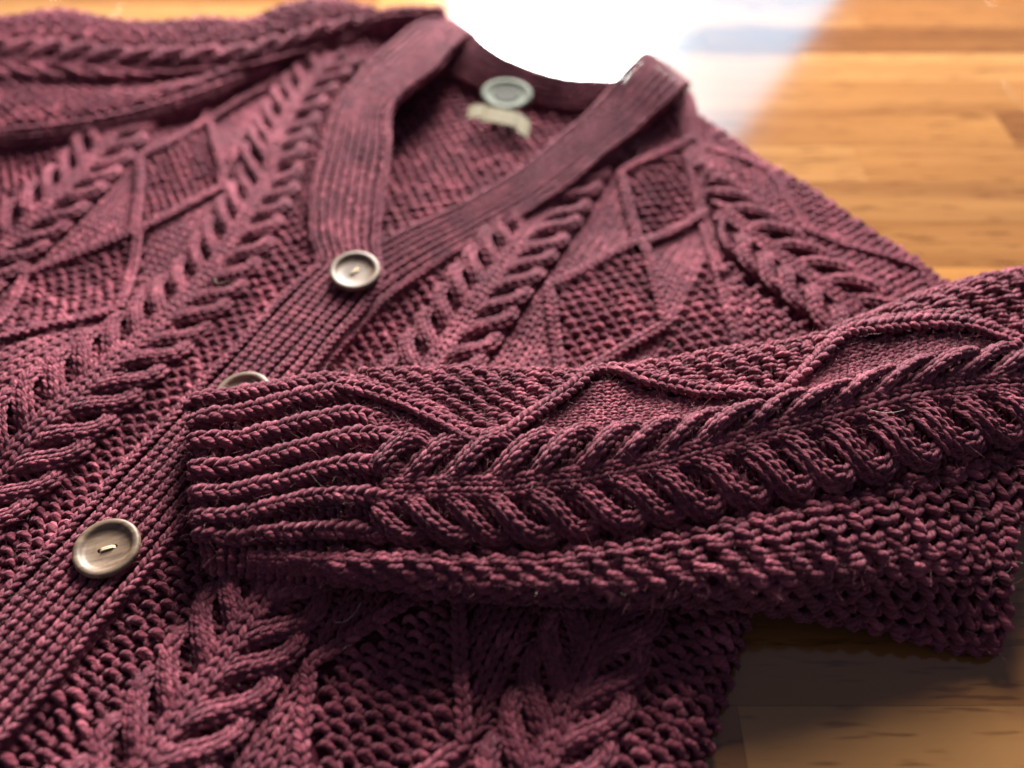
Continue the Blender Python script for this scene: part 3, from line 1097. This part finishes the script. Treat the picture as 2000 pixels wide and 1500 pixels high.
# a few longer pale hairs caught in the wool
def stray(px, z, ln, ang, bend):
    p0 = at(*px, z)
    t = np.linspace(0, 1, 12)
    d = np.array([math.cos(ang), math.sin(ang) * .8, .25])
    e = np.array([-math.sin(ang), math.cos(ang), .1])
    pos = p0 + (t * ln)[:, None] * d + (bend * ln * t * (t - .6))[:, None] * e
    me = tube_mesh('stray_hair', pos[None], np.broadcast_to(np.array([0, .1, 1.0]), (1, 12, 3)), np.full((1, 12), .0075) * np.linspace(1, .5, 12), 5, plies=False)
    return link('stray_hair', me, HAIR, card)


HAIR = plain('pale_hair', (.55, .46, .36), .5, .4, .2)
for a in (((1040, 830), 4.15, 1.0, 1.9, .5), ((540, 800), 3.0, .9, -.3, 1.2), ((1700, 800), 4.5, 1.1, -.5, .5), ((420, 545), 1.5, 1.3, -.9, .9), ((600, 745), 3.2, 1.1, .5, .9),
          ((1270, 905), 3.9, .6, .9, .9), ((1880, 660), 4.3, .8, .4, 1.1), ((655, 1215), 1.5, 1.0, .3, .9), ((1215, 1200), 1.6, 1.0, 1.2, .3), ((1340, 960), 3.7, .7, 2.4, .8)):
    stray(*a)

# --- buttons
def lathe(prof, n=64):
    V, F = [], []
    m = len(prof)
    for i in range(n):
        a = 2 * math.pi * i / n
        for r, z in prof:
            V.append((r * math.cos(a), r * math.sin(a), z))
    for i in range(n):
        for k in range(m - 1):
            a, b = i * m + k, ((i + 1) % n) * m + k
            F.append((a, b, b + 1, a + 1))
    F.append(tuple(i * m for i in range(n))[::-1])
    F.append(tuple(i * m + m - 1 for i in range(n)))
    return V, F


def solid(V, F):
    me = bpy.data.meshes.new('button')
    me.from_pydata(V, [], F)
    return me


prof = [(.55, -.10), (.95, -.06), (1.16, .04), (1.27, .16), (1.30, .25), (1.285, .33), (1.235, .385), (1.16, .405), (1.07, .395), (1.0, .36), (.95, .30), (.90, .255), (.80, .215), (.5, .20), (.28, .199)]
prof = [(r * .01, z * .01) for r, z in prof]


def make_button():
    V, F = lathe(prof)
    me = solid(V, F)
    import bmesh
    bm = bmesh.new(); bm.from_mesh(me)
    bmesh.ops.recalc_face_normals(bm, faces=bm.faces)
    bm.to_mesh(me); bm.free()
    o = bpy.data.objects.new('button', me)
    COL.objects.link(o)
    cut = []
    for s_ in (-1, 1):
        cv, cf = lathe([(.00095, -.01), (.00095, .01)], 20)
        cm = solid(cv, cf)
        bm = bmesh.new(); bm.from_mesh(cm)
        bmesh.ops.recalc_face_normals(bm, faces=bm.faces)
        bm.to_mesh(cm); bm.free()
        c = bpy.data.objects.new('cutter', cm)
        COL.objects.link(c); c.location = (s_ * .0029, 0, 0)
        md = o.modifiers.new('hole', 'BOOLEAN'); md.operation = 'DIFFERENCE'; md.object = c; md.solver = 'EXACT'
        cut.append(c)
    dg = bpy.context.evaluated_depsgraph_get()
    ev = bpy.data.meshes.new_from_object(o.evaluated_get(dg))
    o.modifiers.clear()
    o.data = ev
    ev.name = 'button'
    for c in cut:
        bpy.data.objects.remove(c)
    ev.materials.clear(); ev.materials.append(BUTTON)
    ev.polygons.foreach_set('use_smooth', np.ones(len(ev.polygons), bool))
    try:
        ev.set_sharp_from_angle(angle=math.radians(35))
    except Exception:
        pass
    return o


def thread_mesh():
    pos = []
    for q in (-.035, .035):
        xs_ = np.array([-.29, -.27, -.2, 0, .2, .27, .29])
        zs_ = np.array([.02, .17, .235, .245, .235, .17, .02])
        pos.append(np.stack([xs_, 0 * xs_ + q, zs_], -1))
    pos = np.array(pos)
    nrm = np.broadcast_to(np.array([0, 1.0, 0]), pos.shape)
    return tube_mesh('thread', pos, nrm, np.full(pos.shape[:2], .038), 10, plies=True, amp=.1, pitch=.3)


bproto = make_button()
spots = [((693, 529), 2.05, (.10, -.04), 50, 'small looking farthest button, at the point where the two neck bands meet'),
         ((475, 772), 1.75, (.02, 0), 30, 'button half hidden behind the edge of the ribbed cuff'),
         ((208, 1070), 1.85, (.05, .06), 22, 'nearest button at the lower left, both holes and the cream thread showing')]
for i, (p, z, tilt, rz, lab) in enumerate(spots):
    o = bproto if i == 0 else bproto.copy()
    if i:
        COL.objects.link(o)
    o.parent = card
    q = at(*p, z)
    o.location = tuple(q * .01 - np.array([0, 0, .0024]))
    o.rotation_euler = (tilt[0], tilt[1], math.radians(rz))
    o.scale = (.90, .90, .95) if i == 2 else (.94, .94, 1)
    o['label'] = lab
    t = link('thread', thread_mesh(), THREAD, o)

# --- label sewn inside the neck
lab = bpy.data.objects.new('neck_label', None)
COL.objects.link(lab)
lab.parent = card
lab.empty_display_size = .01
lab['label'] = 'pale round badge over a cream ribbon sewn inside the back neck'
c = at(990, 187, 1.95)
lab.location = tuple(c * .01)
lab.rotation_euler = (math.radians(17), 0, math.radians(-10))
V, F = lathe([(.0, .0), (1.50, 0), (1.58, .05), (1.58, .16), (1.48, .22), (1.25, .22), (1.12, .15), (.62, .14), (.55, .17), (.0, .17)])
me = bpy.data.meshes.new('badge')
me.from_pydata([(x * .01, y_ * .0074, z * .01) for x, y_, z in V], [], F[:-2])
me.polygons.foreach_set('use_smooth', np.ones(len(me.polygons), bool))
link('badge', me, BADGE, lab)
V, F = lathe([(.0, .175), (.62, .175), (.70, .19), (.78, .185), (.82, .16)])
me = bpy.data.meshes.new('badge_centre')
me.from_pydata([(x * .01, y_ * .0074, z * .01) for x, y_, z in V], [], F[:-2])
link('badge_centre', me, plain('greige_print', (.055, .055, .042), .7, .2, .2, 900), lab)


def ribbon(name, pts, wdt, th):
    """folded band of cloth: centre line points (cm), constant width along local y"""
    V, F = [], []
    for k, (x, y_, z) in enumerate(pts):
        for dy, dz in ((-wdt / 2, 0), (wdt / 2, 0), (wdt / 2, -th), (-wdt / 2, -th)):
            V.append((x * .01, (y_ + dy) * .01, (z + dz) * .01))
    for k in range(len(pts) - 1):
        a = 4 * k
        for i in range(4):
            F.append((a + i, a + (i + 1) % 4, a + 4 + (i + 1) % 4, a + 4 + i))
    F.append((3, 2, 1, 0)); e = 4 * (len(pts) - 1); F.append((e, e + 1, e + 2, e + 3))
    me = bpy.data.meshes.new(name)
    me.from_pydata(V, [], F)
    return link(name, me, RIBBON, lab)


ribbon('ribbon', [(-1.3, -1.72, .12), (-.9, -1.77, .30), (-.4, -1.82, .36), (.2, -1.9, .36), (.8, -1.95, .34), (1.2, -2.0, .24)], 1.05, .07)
ribbon('ribbon_tail', [(-2.1, -1.6, .10), (-1.7, -1.55, .22), (-1.3, -1.5, .20), (-.9, -1.45, .1)], .95, .07)
ribbon('ribbon_tail', [(.75, -1.95, .12), (1.1, -2.15, .26), (1.5, -2.4, .30), (1.8, -2.6, .22)], 1.25, .07)
